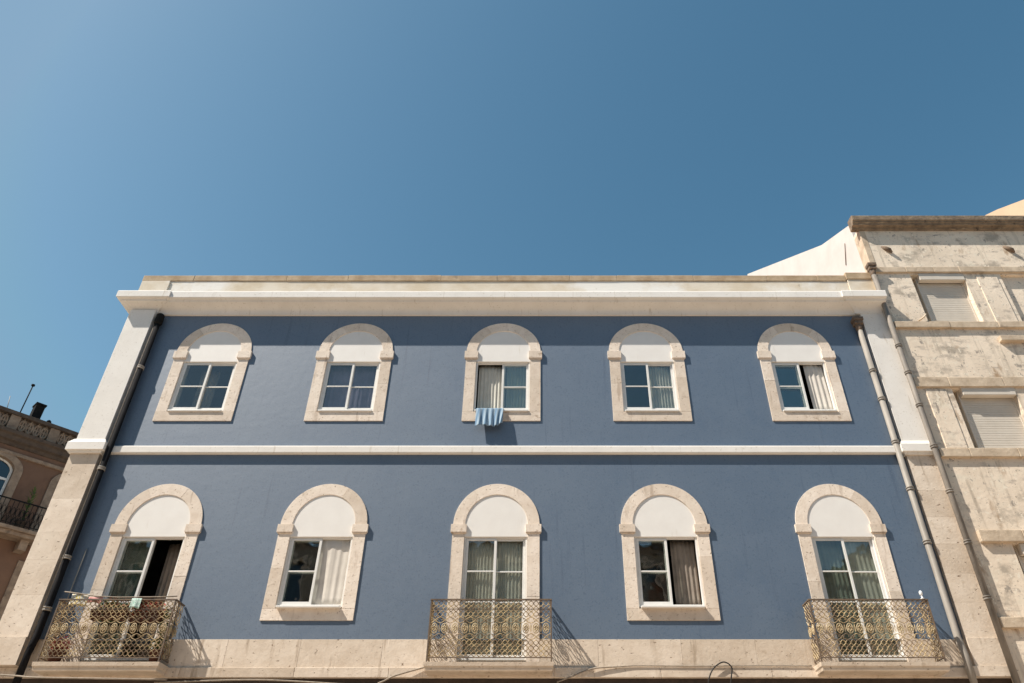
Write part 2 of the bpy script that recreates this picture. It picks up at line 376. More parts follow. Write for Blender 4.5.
it.box(X0 + .31, X1 - .31, 5.2, 5.4, 4.4, 12.1)
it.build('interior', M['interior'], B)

def window(cx, Z, kind, left, right, dark=False, mullion=False):
    """left/right: 'glass' (closed sash) or 'open'"""
    door = kind == 'door'; upper = Z is UZ
    sp = .030 if upper else .072
    y0 = -.022
    zt = Z['pan']; zb = Z['sill']
    fr = MB()
    # white frame: jambs, head, bottom rail and sill
    fr.box(cx - .578, cx - .542, .012, .085, zb + .003, zt + .02); fr.box(cx + .542, cx + .578, .012, .085, zb + .003, zt + .02)
    fr.box(cx - .541, cx + .541, .031, .084, zt - .030, zt + .018)
    fr.box(cx - .541, cx + .541, .011, .086, zb + .004, zb + .045)
    root = fr.build('french_door' if door else 'window', M['pvc'], B, bevel=.004)
    if not door:
        MB().box(cx - .548, cx + .548, y0 - sp, .010, zb - .030, zb + .002).build('sill', M['pvc'], root, bevel=.005)
    # stone surround
    sr = MB(); ho = .80
    rnd = random.Random(int(cx * 97) + int(Z['out'] * 31)); g_ = .0009
    zb_in = zb - .031 if not door else Z['out']
    def blk(poly): sr.tone = rnd.random(); sr.plate([poly], y0 + rnd.uniform(-.002, .002), .296)
    if not door:
        blk([(cx - ho, Z['out']), (cx + ho, Z['out']), (cx + ho, zb_in - g_), (cx - ho, zb_in - g_)])
    for sx in (-1, 1):
        zc = zb_in + (Z['it'] - zb_in) * rnd.uniform(.42, .62)
        for za, zz in ((zb_in + g_, zc - g_), (zc + g_, Z['it'] - g_)):
            q = [(cx + sx * .58, za), (cx + sx * ho, za), (cx + sx * ho, zz), (cx + sx * .58, zz)]
            blk(q if sx > 0 else q[::-1])
    cuts = [0, rnd.uniform(.27, .36), rnd.uniform(.64, .73), 1]
    for ca, cb_ in zip(cuts, cuts[1:]):
        ts = [PI * (ca + (cb_ - ca) * i / 10) for i in range(11)]
        ts[0] += .0012; ts[-1] -= .0012
        blk([(cx + ho * math.cos(t), Z['it'] + Z['rz'] * math.sin(t)) for t in ts] + [(cx + .58 * math.cos(t), Z['it'] + Z['irz'] * math.sin(t)) for t in reversed(ts)])
    for sx in (-1, 1):
        a, b = cx + sx * .545, cx + sx * .833
        ih = Z['ib']; sr.tone = rnd.random(); sr.box(min(a, b), max(a, b), y0 - .030, .04, ih + .02, Z['it'])
        sr.box(min(a, b) + .015, max(a, b) - .015, y0 - .016, .039, ih, ih + .0195)
    sr.build('stone_surround', M['stone'], root, bevel=.0025)
    # lunette panel
    lp = arch(cx, .585, zt, Z['it'], Z['irz'] + .005)
    MB().plate([lp], -.006, .03).build('lunette', M['lunette'], root, bevel=.002)
    gz0, gz1 = zb + .046, zt - .031
    g = M['darkglass'] if dark else M['glass']
    def sash(xa, xb, y, name='sash'):
        sf = MB(); w = .045
        sf.box(xa, xa + w, y, y + .03, gz0, gz1); sf.box(xb - w, xb, y, y + .03, gz0, gz1)
        sf.box(xa + w, xb - w, y + .001, y + .029, gz0, gz0 + .05); sf.box(xa + w, xb - w, y + .001, y + .029, gz1 - .034, gz1)
        bars = [gz0 + (gz1 - gz0) * .495] if not door else [gz1 - .60, gz1 - 1.14]
        for z in bars: sf.box(xa + w, xb - w, y + .003, y + .027, z - .0125, z + .0125)
        sf.build(name, M['pvc'], root, bevel=.003)
        pn = MB().box(xa + w - .005, xb - w + .005, y + .012, y + .018, gz0 + .045, gz1 - .030)
        k1, k2 = random.uniform(-.006, .006), random.uniform(-.004, .004)        # panes never sit quite true
        pn.v = [(px, py + k1 * (px - xa) + k2 * (pz - gz0), pz) for px, py, pz in pn.v]
        pn.build('pane', g, root)
    if left == 'glass': sash(cx - .540, cx + .020, .018)
    if right == 'glass': sash(cx - .020, cx + .540, .0495)
    if left == 'open': sash(cx + .0, cx + .539, .088, 'sash')
    if right == 'open': sash(cx - .539, cx + .005, .088, 'sash')
    return root

window(UX[0], UZ, 'w', 'glass', 'glass')
window(UX[1], UZ, 'w', 'glass', 'glass')
window(UX[2], UZ, 'w', 'open', 'glass')
window(UX[3], UZ, 'w', 'glass', 'glass')
window(UX[4], UZ, 'w', 'glass', 'open')
window(LX[0], DZ, 'door', 'glass', 'open')
window(LX[1], LZ, 'w', 'glass', 'open')
window(LX[2], DZ, 'door', 'glass', 'glass')
window(LX[3], LZ, 'w', 'glass', 'open')
window(LX[4], DZ, 'door', 'glass', 'glass')

# ---- balconies
def railing_panel(mb, root, p0, d, width, h, cells):
    """ornate cast-iron panel: p0 start at floor, d = unit plan direction"""
    w = width / cells
    nrm = Vector((-d.y, d.x, 0))
    def pt(s, t, o=0): return Vector(p0) + d * s + Vector((0, 0, t)) + nrm * o
    def poly(c, r=.0055, n=4): mb.tube([pt(*q) for q in c], r, n, smooth=False)
    for i in range(cells):
        s0 = i * w; sc = s0 + w / 2
        # fine crossing net above and below, with small rosettes where the bars meet, and a row of large crosses
        for (ta, tb, rows, cols) in ((.075, .335, 3, 2), (.335, .435, 1, 1), (.60, .70, 1, 1), (.70, .965, 3, 2)):
            hh = (tb - ta) / rows; ww = w / cols
            for r_ in range(rows):
                for q_ in range(cols):
                    a = ta + r_ * hh; c0 = s0 + q_ * ww; bow = .10 * ww
                    for sgn in (1, -1):
                        poly([(c0 + ww / 2 + sgn * (ww * (u - .5) + bow * math.sin(2 * PI * u)), a + hh * u, .002 * sgn) for u in (0, .25, .5, .75, 1)], .0066)
                    for tt in ((a + hh / 2),) + (() if cols == 1 else (a,)):
                        q = pt(c0 + (ww / 2 if tt != a else 0), tt)
                        mb.lathe((q.x, q.y, q.z), [(.001, -.013), (.011, 0), (.001, .013)], 4, smooth=False)
                    if cols == 1:
                        for sg in (1, -1):
                            poly([(sc + sg * (.030 + .022 * math.cos(PI * k / 4)), a + hh / 2 + .03 * math.sin(PI * k / 4 * 2)) for k in range(5)], .005)
        # oval medallion
        cz = .518; md = MB()
        md.tube([pt(sc + .050 * math.cos(2 * PI * k / 12), cz + .080 * math.sin(2 * PI * k / 12)) for k in range(12)], .0085, 5, closed=True)
        for k in range(6):
            t = 2 * PI * k / 6 + .5
            q = pt(sc + .024 * math.cos(t), cz + .040 * math.sin(t))
            md.lathe((q.x, q.y, q.z), [(.001, -.019), (.013, -.010), (.015, 0), (.013, .010), (.001, .019)], 5)
        q = pt(sc, cz); md.lathe((q.x, q.y, q.z), [(.001, -.014), (.012, 0), (.001, .014)], 6)
        md.tube([pt(sc, cz - .078), pt(sc, cz + .078)], .005, 4); md.tube([pt(sc - .048, cz), pt(sc + .048, cz)], .005, 4)
        md.build('medallion', M['medallion'], root)
        for sg in (1, -1):
            poly([(s0 + (0 if sg < 0 else w), cz - .06), (s0 + (.012 if sg < 0 else w - .012), cz), (s0 + (0 if sg < 0 else w), cz + .06)], .005)

def balcony(xa, xb):
    d = .36
    # slab with moulded edge
    sl = MB().sweep([(-.1, 4.345), (.0, 4.345), (.015, 4.36), (.02, 4.40), (.035, 4.425), (.04, 4.485), (-.1, 4.497)],
                    [(xa + .02, -.056), (xa + .02, -.37), (xb - .02, -.37), (xb - .02, -.056)])
    sl.box(xa + .04, xb - .04, -.33, -.056, 4.35, 4.494)
    root = sl.build('balcony', M['band'], B, fix=True)
    lat = MB(); bars = MB()
    z0 = 4.50
    xa2, xb2 = xa + .02, xb - .02; yf = -d
    railing_panel(lat, root, (xa2, yf, z0), Vector((1, 0, 0)), xb2 - xa2, 1, 12)
    railing_panel(lat, root, (xa2, yf, z0), Vector((0, 1, 0)), d - .02, 1, 2)
    railing_panel(lat, root, (xb2, yf, z0), Vector((0, 1, 0)), d - .02, 1, 2)
    for t, hh, hw in ((.985, .011, .016), (.06, .007, .009), (.83, .005, .006)):
        z = z0 + t
        bars.box(xa2 - hw, xb2 + hw, yf - hw, yf + hw, z - hh, z + hh)
        for x in (xa2, xb2): bars.box(x - hw, x + hw, yf + hw + .001, -.01, z - hh + .001, z + hh - .001)
    for x in (xa2, xb2):
        bars.box(x - .011, x + .011, yf - .011, yf + .011, z0 - .01, z0 + .972)
    bars.build('railing', M['iron_dark'], root); lat.build('ironwork', M['iron'], root)
    return root
balcony(-8.17, -6.17); balcony(-1.88, .18); balcony(4.51, 6.55)

# ---- downpipes
def downpipe(parent, x, y, z1, z0, r, mt, brackets, hopper=None, bend=True):
    path = [(x, y, z1), (x, y, 4.95), (x, y - .06, 4.65), (x, y - .06, z0)] if bend else [(x, y, z1), (x, y, z0)]
    root = MB().tube(path, r, 12).build('downpipe', mt, parent)
    for z in brackets:
        MB().lathe((x, y, z), [(r + .002, -.035), (r + .016, -.032), (r + .016, -.012), (r + .004, -.010), (r + .004, .010), (r + .016, .012), (r + .016, .032), (r + .002, .035)], 12).build('bracket', mt if mt is not M['pipe_dark'] else M['pipe_grey'], root)
    if hopper:
        w = hopper
        h = MB().box(x - w, x + w, y - w, -.001 if y + w > 0 else y + w, z1 + .07, z1 + .15)
        h.box(x - w * .8, x + w * .8, y - w * .8, y + w * .8, z1 - .02, z1 + .069)
        h.lathe((x, y, z1 - .17), [(r + .004, 0), (r + .012, .05), (w * .7, .149)], 10)
        h.build('hopper', M['rust'], root, bevel=.006)
    return root
downpipe(B, 7.0, -.075, 11.58, 4.2, .058, M['pipe_grey'], [10.35, 9.65, 8.65, 7.65, 6.6], .11)
dp = downpipe(B, -8.475, -.115, 11.62, 4.2, .058, M['pipe_dark'], [10.4, 8.05, 6.3, 5.4])
MB().lathe((-8.475, -.115, 11.55), [(.064, 0), (.085, .03), (.085, .26), (.064, .28)], 12).build('hopper', M['black'], dp)
MB().tube([(-8.50, -.172, 11.4), (-8.505, -.172, 9.0), (-8.50, -.172, 6.9), (-8.505, -.235, 4.3)], .0045, 5).build('conduit', M['cable'], B)
MB().tube([(-8.24, -.03, 6.5), (-8.25, -.03, 4.6)], .012, 6).build('conduit', M['pipe_grey'], B)

# ---------------------------------------------------------------- curtains
def curtain(x0, x1, z0, z1, y, pleats, mt, label, amp=.022, bend=0, seed=0):
    rnd = random.Random(seed); nx = pleats * 8; nz = 7
    ph = [rnd.uniform(-.6, .6) for _ in range(nx + 1)]; front = []
    for j in range(nz + 1):
        v = j / nz
        for i in range(nx + 1):
            u = i / nx
            front.append((x0 + (x1 - x0) * u + bend * math.sin(PI * (1 - v)) * (u - .2), y + amp * (1 - .35 * v) * math.sin(2 * PI * pleats * u + ph[i // 8 * 8] * .9) + .012 * math.sin(5 * u + 3 * v), z0 + (z1 - z0) * v))
    n = len(front); vs = front + [(a, b + .006, c) for a, b, c in front]; fs = []
    st = nx + 1
    for j in range(nz):
        for i in range(nx):
            a = j * st + i; fs.append((a, a + 1, a + st + 1, a + st)); fs.append((a + n, a + st + n, a + st + 1 + n, a + 1 + n))
    for j in range(nz):
        for i in (0, nx):
            a = j * st + i; fs.append((a, a + st, a + st + n, a + n))
    for j in (0, nz):
        for i in range(nx):
            a = j * st + i; fs.append((a, a + n, a + 1 + n, a + 1))
    mb = MB().add(vs, fs, True)
    o = mb.build('curtain', mt, None, ((x0 + x1) / 2, y, z0), fix=True)
    return tag(o, label, 'curtain', 'curtains behind the windows')
uz = (9.42, 10.62); lz = (5.48, 6.72); dz = (4.62, 6.72)
curtain(UX[2] - .52, UX[2] + .03, *uz, .15, 7, M['curtain'], 'beige pleated curtain filling the open window half above the hanging towel', amp=.012, seed=1)
curtain(UX[2] + .08, UX[2] + .52, *uz, .13, 7, M['curtain'], 'pale curtain behind the closed pane right of the hanging towel', seed=2)
curtain(UX[3] + .02, UX[3] + .52, *uz, .115, 8, M['curtain_sun'], 'light grey pleated curtain in the upper window second from the right', seed=3)
curtain(UX[4] + .14, UX[4] + .55, *uz, .10, 4, M['curtain_sun'], 'cream curtain half drawn in the open top right window', amp=.011, seed=4)
curtain(LX[1] + .0, LX[1] + .53, *lz, .075, 4, M['curtain_sun'], 'pale sunlit curtain in the open lower window between the left and middle balconies', amp=.006, seed=5)
curtain(LX[2] - .53, LX[2] - .01, *dz, .105, 9, M['curtain_sun'], 'left curtain of the pair behind the middle balcony door', amp=.010, seed=6)
curtain(LX[2] + .01, LX[2] + .53, *dz, .108, 8, M['curtain_sun'], 'right curtain of the pair behind the middle balcony door', amp=.010, seed=7)
curtain(LX[3] + .10, LX[3] + .54, *lz, .17, 5, M['curtain_brown'], 'brown striped curtain in the open lower window between the middle and right balconies', amp=.012, seed=8)
curtain(LX[4] + .0, LX[4] + .52, *dz, .11, 6, M['curtain'], 'grey green curtain behind the right half of the right balcony door', amp=.010, seed=9)
curtain(LX[0] + .16, LX[0] + .53, *dz, .34, 4, M['curtain_brown'], 'dark brown curtain inside the dark half of the left balcony door', seed=10)

curtain(UX[1] - .53, UX[1] + .53, *uz, .20, 9, M['curtain_reflection'], 'added violet grey curtain standing in for the purple reflection in the closed upper window second from the left', amp=.010, seed=11)  # added behind the glass to give these panes their violet reflection tone
curtain(UX[0] - .30, UX[0] + .10, *uz, .34, 4, M['curtain_brown'], 'dim curtain in the middle of the closed top left window', seed=12)
curtain(LX[0] - .53, LX[0] - .01, *dz, .13, 6, M['curtain_green'], 'grey green curtain behind the closed left half of the left balcony door', amp=.012, seed=13)
curtain(LX[4] - .53, LX[4] - .01, *dz, .13, 6, M['curtain_green'], 'dark grey green curtain behind the left half of the right balcony door', amp=.012, seed=14)
# ---------------------------------------------------------------- towel over the window sill
nx, nz = 36, 16; front = []; stripe = []
tx0, tx1 = -1.335, -.775
for j in range(nz + 1):
    v = j / nz
    for i in range(nx + 1):
        u = i / nx
        fan = 1 - .10 * v * (1 - u)
        x = tx0 + .0 + (tx1 - tx0) * u + v * (.035 * math.sin(u * 3.4)) + .05 * v * (1 - u) * 0
        length = .445 - .10 * max(0, u - .35) - .03 * math.sin(u * 7)
        fold = math.sin(2 * PI * (4.5 * u + .55 * v * u) + 1.0)
        y = -.085 - .055 * v + .022 * fold * (.35 + v)
        front.append((x, y, 9.425 - length * v + .004 * fold)); stripe.append((u * 1.6 + .22 * v) % 1.0)
top = [(x, .06, 9.46) for x, _, _ in front[:nx + 1]]
mid = [(x, -.02, 9.452) for x, _, _ in front[:nx + 1]]
vs = top + mid + front; stripe = [k / nx * 1.6 % 1 for k in range(nx + 1)] * 2 + stripe
st = nx + 1; rows = len(vs) // st; n = len(vs)
vs2 = vs + [(x, y + (.006 if k >= 2 * st else 0), z - (.006 if k < 2 * st else 0)) for k, (x, y, z) in enumerate(vs)]
fs = []
for j in range(rows - 1):
    for i in range(nx):
        a = j * st + i; fs += [(a, a + 1, a + st + 1, a + st), (a + n, a + st + n, a + st + 1 + n, a + 1 + n)]
    for i in (0, nx):
        a = j * st + i; fs.append((a, a + st, a + st + n, a + n))
for j in (0, rows - 1):
    for i in range(nx):
        a = j * st + i; fs.append((a, a + n, a + 1 + n, a + 1))
tw = MB().add(vs2, fs, True).build('towel', M['towel'], None, (-1.05, -.08, 9.0), fix=True)
atr = tw.data.attributes.new('stripe', 'FLOAT', 'POINT')
atr.data.foreach_set('value', stripe + stripe)
tag(tw, 'blue and white striped towel hung over the sill of the open upper window', 'towel')

# ---------------------------------------------------------------- things on the balconies
def leaves(mb, c, rad, n, size, flat=1.0):
    for _ in range(n):
        while True:
            p = Vector((jit(1), jit(1), jit(1)))
            if p.length < 1: break
        p = Vector((c[0] + p.x * rad[0], c[1] + p.y * rad[1], c[2] + p.z * rad[2]))
        q = Matrix.Rotation(jit(PI), 3, 'Z') @ Matrix.Rotation(jit(1.1), 3, 'X') @ Matrix.Rotation(jit(1.1), 3, 'Y')
        s_ = size * random.uniform(.6, 1.3)
        pts = [(-s_, 0, 0), (-.2 * s_, -.45 * s_, .08 * s_), (s_, 0, -.1 * s_), (-.2 * s_, .45 * s_, .08 * s_)]
        mb.add([p + q @ Vector(v) for v in pts], [(0, 1, 2, 3)])
def planter(x, y, z, w, label, lm, extra=None, group='planters on the left balcony'):
    t = thing('planter', label, 'planter', (x, y, z), 0, group)
    MB().plate([[(x - w * .46, z), (x + w * .46, z), (x + w * .5, z + .16), (x - w * .5, z + .16)]], y - .07, y + .07).build('trough', M['terracotta'], t, bevel=.008)
    mb = MB(); leaves(mb, (x, y, z + .16), (w * .52, .10, .20), 260, .034); mb.build('foliage', lm, t)
    if extra:
        mb = MB(); leaves(mb, (x, y, z + .27), (w * .5, .10, .11), 60, .03); mb.build('flowers', extra, t)
planter(-7.30, -.24, 5.18, .62, 'terracotta trough of green and reddish leaves behind the left part of the left balcony railing', M['leaf'], M['redleaf'])
planter(-6.66, -.24, 5.15, .58, 'terracotta trough of red brown leaves behind the right part of the left balcony railing', M['redleaf'], M['redleaf'])
def pot(x, y, z, r, h, label, lm, fm, n=110):
    t = thing('flower_pot', label, 'flower pot', (x, y, z), 0, 'flower pots on the left balcony')
    MB().lathe((x, y, z), [(r * .68, 0), (r * .95, h * .8), (r * 1.08, h * .81), (r * 1.08, h), (r * .9, h), (r * .85, h * .9)], 16).build('pot', M['terracotta'], t)
    mb = MB(); leaves(mb, (x, y, z + h + .09), (r * 1.4, r * 1.1, .11), n, .036); mb.build('foliage', lm, t)
    if fm:
        mb = MB(); leaves(mb, (x, y, z + h + .13), (r * 1.4, r * 1.1, .10), 45, .028); mb.build('flowers', fm, t)
pot(-7.98, -.20, 4.50, .12, .20, 'terracotta pot of pink red flowers at the left end of the left balcony floor', M['redleaf'], M['flower'])
pot(-6.34, -.20, 4.50, .11, .2, 'terracotta pot with tall green plant at the right end of the left balcony', M['leaf'], None, 80)
mb = MB(); leaves(mb, (-6.34, -.2, 5.1), (.10, .09, .34), 150, .04)
sp_ = [o for o in C.objects if o.name.startswith('flower_pot')][-1]
mb.build('stem_leaves', M['leaf'], sp_)
def cloth(x0, x1, z0, z1, y, mt, label, name='cloth', skew=0):
    nx, nz = 14, 6; fr = []
    for j in range(nz + 1):
        v = j / nz
        for i in range(nx + 1):
            u = i / nx
            fr.append((x0 + (x1 - x0) * u + skew * (1 - v), y + .012 * math.sin(9 * u + v) * (1.1 - v) - .01 * (1 - v), z0 + (z1 - z0) * v + .012 * math.sin(5 * u) * (1 - v)))
    n = len(fr); vs = fr + [(a, b + .004, c) for a, b, c in fr]; st = nx + 1; fs = []
    for j in range(nz):
        for i in range(nx):
            a = j * st + i; fs += [(a, a + 1, a + st + 1, a + st), (a + n, a + st + n, a + st + 1 + n, a + 1 + n)]
    for j in (0, nz):
        for i in range(nx):
            a = j * st + i; fs.append((a, a + n, a + 1 + n, a + 1))
    for j in range(nz):
        for i in (0, nx):
            a = j * st + i; fs.append((a, a + st, a + st + n, a + n))
    o = MB().add(vs, fs, True).build(name, mt, None, ((x0 + x1) / 2, y, z0), fix=True)
    return tag(o, label, 'cloth', 'cloths drying on the left balcony')
cloth(-8.02, -7.72, 5.40, 5.60, -.30, M['clothy'], 'white cloth with yellow print pegged at the left end of the left balcony')
cloth(-7.70, -7.46, 5.44, 5.54, -.33, M['clothp'], 'pink cloth over the left balcony rail beside the yellow print cloth')
cloth(-6.93, -6.76, 5.34, 5.50, -.385, M['clotht'], 'small pale green printed cloth hanging on the middle of the left balcony rail')
tag(MB().tube([(-8.15, -.33, 5.63), (-7.9, -.31, 5.605), (-7.6, -.33, 5.555), (-7.2, -.345, 5.53), (-6.5, -.345, 5.535), (-6.2, -.34, 5.55)], .010, 6).build('drying_line', M['cable'], None, (-7.2, -.34, 5.5)),
    'pale drying line strung just above the left balcony rail', 'line')
t = thing('ball_lamp', 'small white rounded lamp standing on the right end of the right balcony rail', 'lamp', (6.46, -.36, 5.495))
MB().lathe((6.46, -.36, 5.495), [(.03, 0), (.032, .012), (.012, .02), (.012, .06)], 12).build('foot', M['ball'], t)
MB().lathe((6.46, -.36, 5.55), [(.010, 0), (.024, .015), (.030, .042), (.026, .07), (.008, .088)], 14).build('globe', M['ball'], t)

# ---------------------------------------------------------------- cables along the ledge
def cable(pts, r, mt, label):
    P_ = [Vector(p) for p in pts]; out = []
    for i in range(len(P_) - 1):          # catmull-rom
        p0 = P_[max(0, i - 1)]; p1 = P_[i]; p2 = P_[i + 1]; p3 = P_[min(len(P_) - 1, i + 2)]
        for k in range(8):
            t_ = k / 8
            out.append(.5 * ((2 * p1) + (p2 - p0) * t_ + (2 * p0 - 5 * p1 + 4 * p2 - p3) * t_ ** 2 + (3 * p1 - p0 - 3 * p2 + p3) * t_ ** 3))
    out.append(P_[-1])
    o = MB().tube(out, r, 6).build('cable', mt, None, tuple(P_[0])); return tag(o, label, 'cable', 'cables along the facade')
cable([(-6.3, -.07, 4.24), (-4.6, -.08, 4.28), (-2.9, -.08, 4.20), (-2.62, -.09, 4.24), (-2.39, -.1, 4.34), (-1.90, -.08, 4.48)], .014, M['cable'], 'pale cable rising to the left side of the middle balcony')
cable([(.25, -.10, 4.24), (.5, -.10, 4.33), (.84, -.085, 4.45), (1.29, -.07, 4.485), (1.6, -.065, 4.50), (2.48, -.065, 4.495), (3.6, -.065, 4.50), (4.45, -.065, 4.497)], .012, M['cable'], 'grey cable running along the ledge from the middle balcony to the right balcony')
cable([(2.70, -.08, 4.15), (2.73, -.09, 4.3), (2.83, -.10, 4.46), (3.0, -.10, 4.55), (3.12, -.10, 4.47), (3.09, -.09, 4.3), (3.06, -.08, 4.15)], .011, M['cable_black'], 'black cable forming a tall loop over the stone ledge')
cable([(-9.6, -.25, 4.27), (-9.0, -.22, 4.33), (-8.5, -.24, 4.31), (-8.0, -.45, 4.24), (-6.9, -.46, 4.22), (-6.0, -.3, 4.24)], .014, M['cable'], 'pale cable sagging under the left balcony from the corner pier')
cable([(-9.05, -.085, 6.4), (-8.9, -.088, 6.38), (-8.82, -.10, 6.3), (-8.74, -.11, 6.05), (-8.70, -.12, 5.95)], .009, M['cable_black'], 'thin dark cable stub hooked on the left stone pier')

# ---------------------------------------------------------------- right neighbour
N = thing('apartment_building', 'weathered beige building with roller shutters at the right edge, stained cornice on top', 'building', (10, 0, .13))
NX0, NX1 = 7.79, 12.5
win = [(8.62, 9.86, 11.67, 13.10), (10.72, 11.96, 11.67, 13.10), (8.56, 9.86, 8.52, 9.95), (10.72, 11.96, 8.52, 9.95), (8.56, 9.86, 5.3, 6.60), (10.72, 11.96, 5.3, 6.60)]
NF = -.02
MB().plate([rect(NX0, NX1, 4.0, 14.62)] + [list(reversed(rect(*w))) for w in win], NF, .30).build('front_wall', M['nb'], N)
MB().plate([rect(NX0 + .001, NX1 - .001, .14, 3.999)] + [list(reversed(rect(a, a + 1.3, .2, 2.9))) for a in (8.5, 10.6)], NF + .01, .30).build('ground_floor_wall', M['groundfloor'], N)
for a in (8.5, 10.6): MB().box(a - .01, a + 1.31, .15, .21, .19, 2.91).build('door', M['door'], N)
# thin raised render panels flank the shutters
for a, b, c, d in ((10.14, 10.62, 11.69, 13.06), (10.14, 10.62, 8.54, 9.92), (8.0, 8.42, 8.54, 9.92)):
    MB().box(a, b, NF - .016, NF + .01, c, d).build('render_panel', M['nb'], N, bevel=.006)
# ledges
for z0, z1, p in ((13.14, 13.30, .055), (11.50, 11.665, .068), (9.96, 10.20, .055), (8.33, 8.515, .065), (6.61, 6.83, .075), (5.10, 5.28, .07)):
    mb = MB(); a = NX0 + (.02 if z0 != 6.61 else .20)
    while a < NX1 - .01:
        b = a + .9 + jit(.4); b = NX1 - .003 if NX1 - b < .4 else b
        mb.box(a, b - .002, NF - p + jit(.006), NF + .05, z0 + jit(.004), z1 + jit(.006)); a = b
    mb.build('ledge', M['nbtrim'], N, bevel=.012)
MB().box(9.99, 11.4, NF - .11, NF + .02, 11.12, 11.25).build('ledge', M['nbtrim'], N, bevel=.01)
# cornice
cprof = [(-.05, 14.52), (.05, 14.525), (.07, 14.575), (.15, 14.58), (.16, 14.63), (.185, 14.64), (.19, 14.675), (.215, 14.69), (.22, 14.83), (.19, 14.85), (-.05, 14.86)]
MB().sweep(cprof, [(7.60, NF), (NX1, NF)]).build('cornice', M['nbcorn'], N, fix=True, bevel=.008)
MB().box(NX0 - .012, NX0 + .13, NF - .008, .29, 13.31, 14.518).build('bare_corner', M['nbtrim'], N, bevel=.01)
# party wall (left gable following the roof) and roof
gp = [(.301, .14), (11.0, .14), (11.0, 17.6), (8.0, 20.2), (1.95, 15.93), (.301, 15.05)]
gv = [(NX0 + .001, y, z) for y, z in gp] + [(NX0 + .28, y, z) for y, z in gp]; k = len(gp)
MB().add(gv, [tuple(reversed(range(k))), tuple(range(k, 2 * k))] + [(i, (i + 1) % k, (i + 1) % k + k, i + k) for i in range(k)]).build('party_wall', M['party'], N, fix=True)
MB().tube([(NX0 - .01, 1.04, 14.35), (NX0 - .02, .75, 14.84)], .010, 5).build('wall_pin', M['iron_dark'], N)
MB().add([(NX0 + .28, .29, 14.80), (NX1, .29, 14.80), (NX1, 7.9, 19.9), (NX0 + .28, 7.9, 19.9), (NX0 + .28, 11, 17.4), (NX1, 11, 17.4)], [(0, 1, 2, 3), (3, 2, 5, 4)]).build('roof', M['tile'], N)
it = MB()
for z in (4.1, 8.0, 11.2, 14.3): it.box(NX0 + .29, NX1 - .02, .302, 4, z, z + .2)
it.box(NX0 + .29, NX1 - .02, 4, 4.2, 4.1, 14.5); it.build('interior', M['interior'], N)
# roller shutters: closed slats in a channel, box above
def shutter(x0, x1, zb, zt, gap=0):
    MB().box(x0 - .215, x1 + .01, .19, .22, zb - .02, zt + .01).build('reveal_panel', M['nb'], N)
    fr = MB()
    fr.box(x0 + .0, x0 + .04, .10, .16, zb, zt); fr.box(x1 - .04, x1, .10, .16, zb, zt); fr.box(x0, x1, .101, .159, zb - .03, zb + .003)
    root = fr.build('window', M['shutter'], N)
    mb = MB(); z = zb + .004 + gap
    while z < zt - .20:
        mb.box(x0 + .038, x1 - .038, .115, .140, z, z + .050); mb.box(x0 + .039, x1 - .039, .120, .138, z + .0495, z + .0555); z += .055
    mb.build('roller_shutter', M['shutter'], root, bevel=.006)
    MB().box(x0 + .03, x1 + .0, -.035, .10, zt - .20, zt).build('shutter_box', M['shutter'], root, bevel=.012)
    if gap:
        MB().box(x0 + .04, x1 - .04, .165, .175, zb, zb + .5).build('pane', M['darkglass'], root)
        MB().box((x0 + x1) / 2 - .03, (x0 + x1) / 2 + .03, .145, .164, zb, zb + .4).build('sash', M['pvc'], root)
MB().box(win[1][0] - .01, win[1][1] + .01, .06, .10, win[1][2] - .01, win[1][3] + .01).build('recessed_panel', M['nb'], N)
for (a, b, c, d_) in (win[0], win[2], win[3]):
    shutter(a + .16, b, c, d_ + .03, .10 if c < 9 else 0)
for (a, b, c, d_) in win[4:]: shutter(a + .10, b, c, d_, 0)
for x in (8.27, 11.2):
    MB().tube([(x - .07, NF + .01, 13.99), (x, NF - .035, 13.90), (x + .06, NF - .055, 13.84), (x + .12, NF - .02, 13.79)], [.03, .055, .05, .02], 8).build('iron_hook', M['rust'], N)
MB().tube([(8.38, NF - .02, 11.70), (8.5, NF - .10, 11.76), (8.60, NF - .05, 11.88)], .018, 6).build('bracket_arm', M['nbtrim'], N)
downpipe(N, 7.735, -.075, 13.2, 4.2, .055, M['pipe_mid'], [11.0, 10.3, 9.5, 8.55, 7.6, 6.6, 5.6], .10, bend=False)

# the neighbour's front stands some 13 cm forward of the blue front
for o_ in list(N.children_recursive):
    if o_.name.split('.')[0] in ('party_wall', 'roof', 'interior', 'wall_pin'): continue
    o_.data.transform(Matrix.Translation((0, -.13, 1.6)) @ Matrix.Diagonal((.99, 1, .99, 1)) @ Matrix.Translation((0, 0, -1.6)))

# gable of the next building along
G = thing('apartment_building', 'cream gable end rising behind the stained cornice at the top right corner', 'building', (16, 4, 0))
gp = [(.02, 0), (11, 0), (11, 17.3), (8, 20.2), (2.5, 17.2), (1.64, 16.8), (1.2, 16.55), (.02, 15.78)]
gv = [(12.52, y, z) for y, z in gp] + [(20, y, z) for y, z in gp]; k = len(gp)
MB().add(gv, [tuple(reversed(range(k))), tuple(range(k, 2 * k))] + [(i, (i + 1) % k, (i + 1) % k + k, i + k) for i in range(k)]).build('wall', M['cream'], G, fix=True)
rm = MB()
for i in range(3, 7):
    (ya, za), (yb, zb_) = gp[i], gp[i + 1]
    rm.add([(12.6, ya, za + .01), (20, ya, za + .01), (20, yb, zb_ + .01), (12.6, yb, zb_ + .01)], [(0, 1, 2, 3)])
rm.build('roof', M['tile'], G)

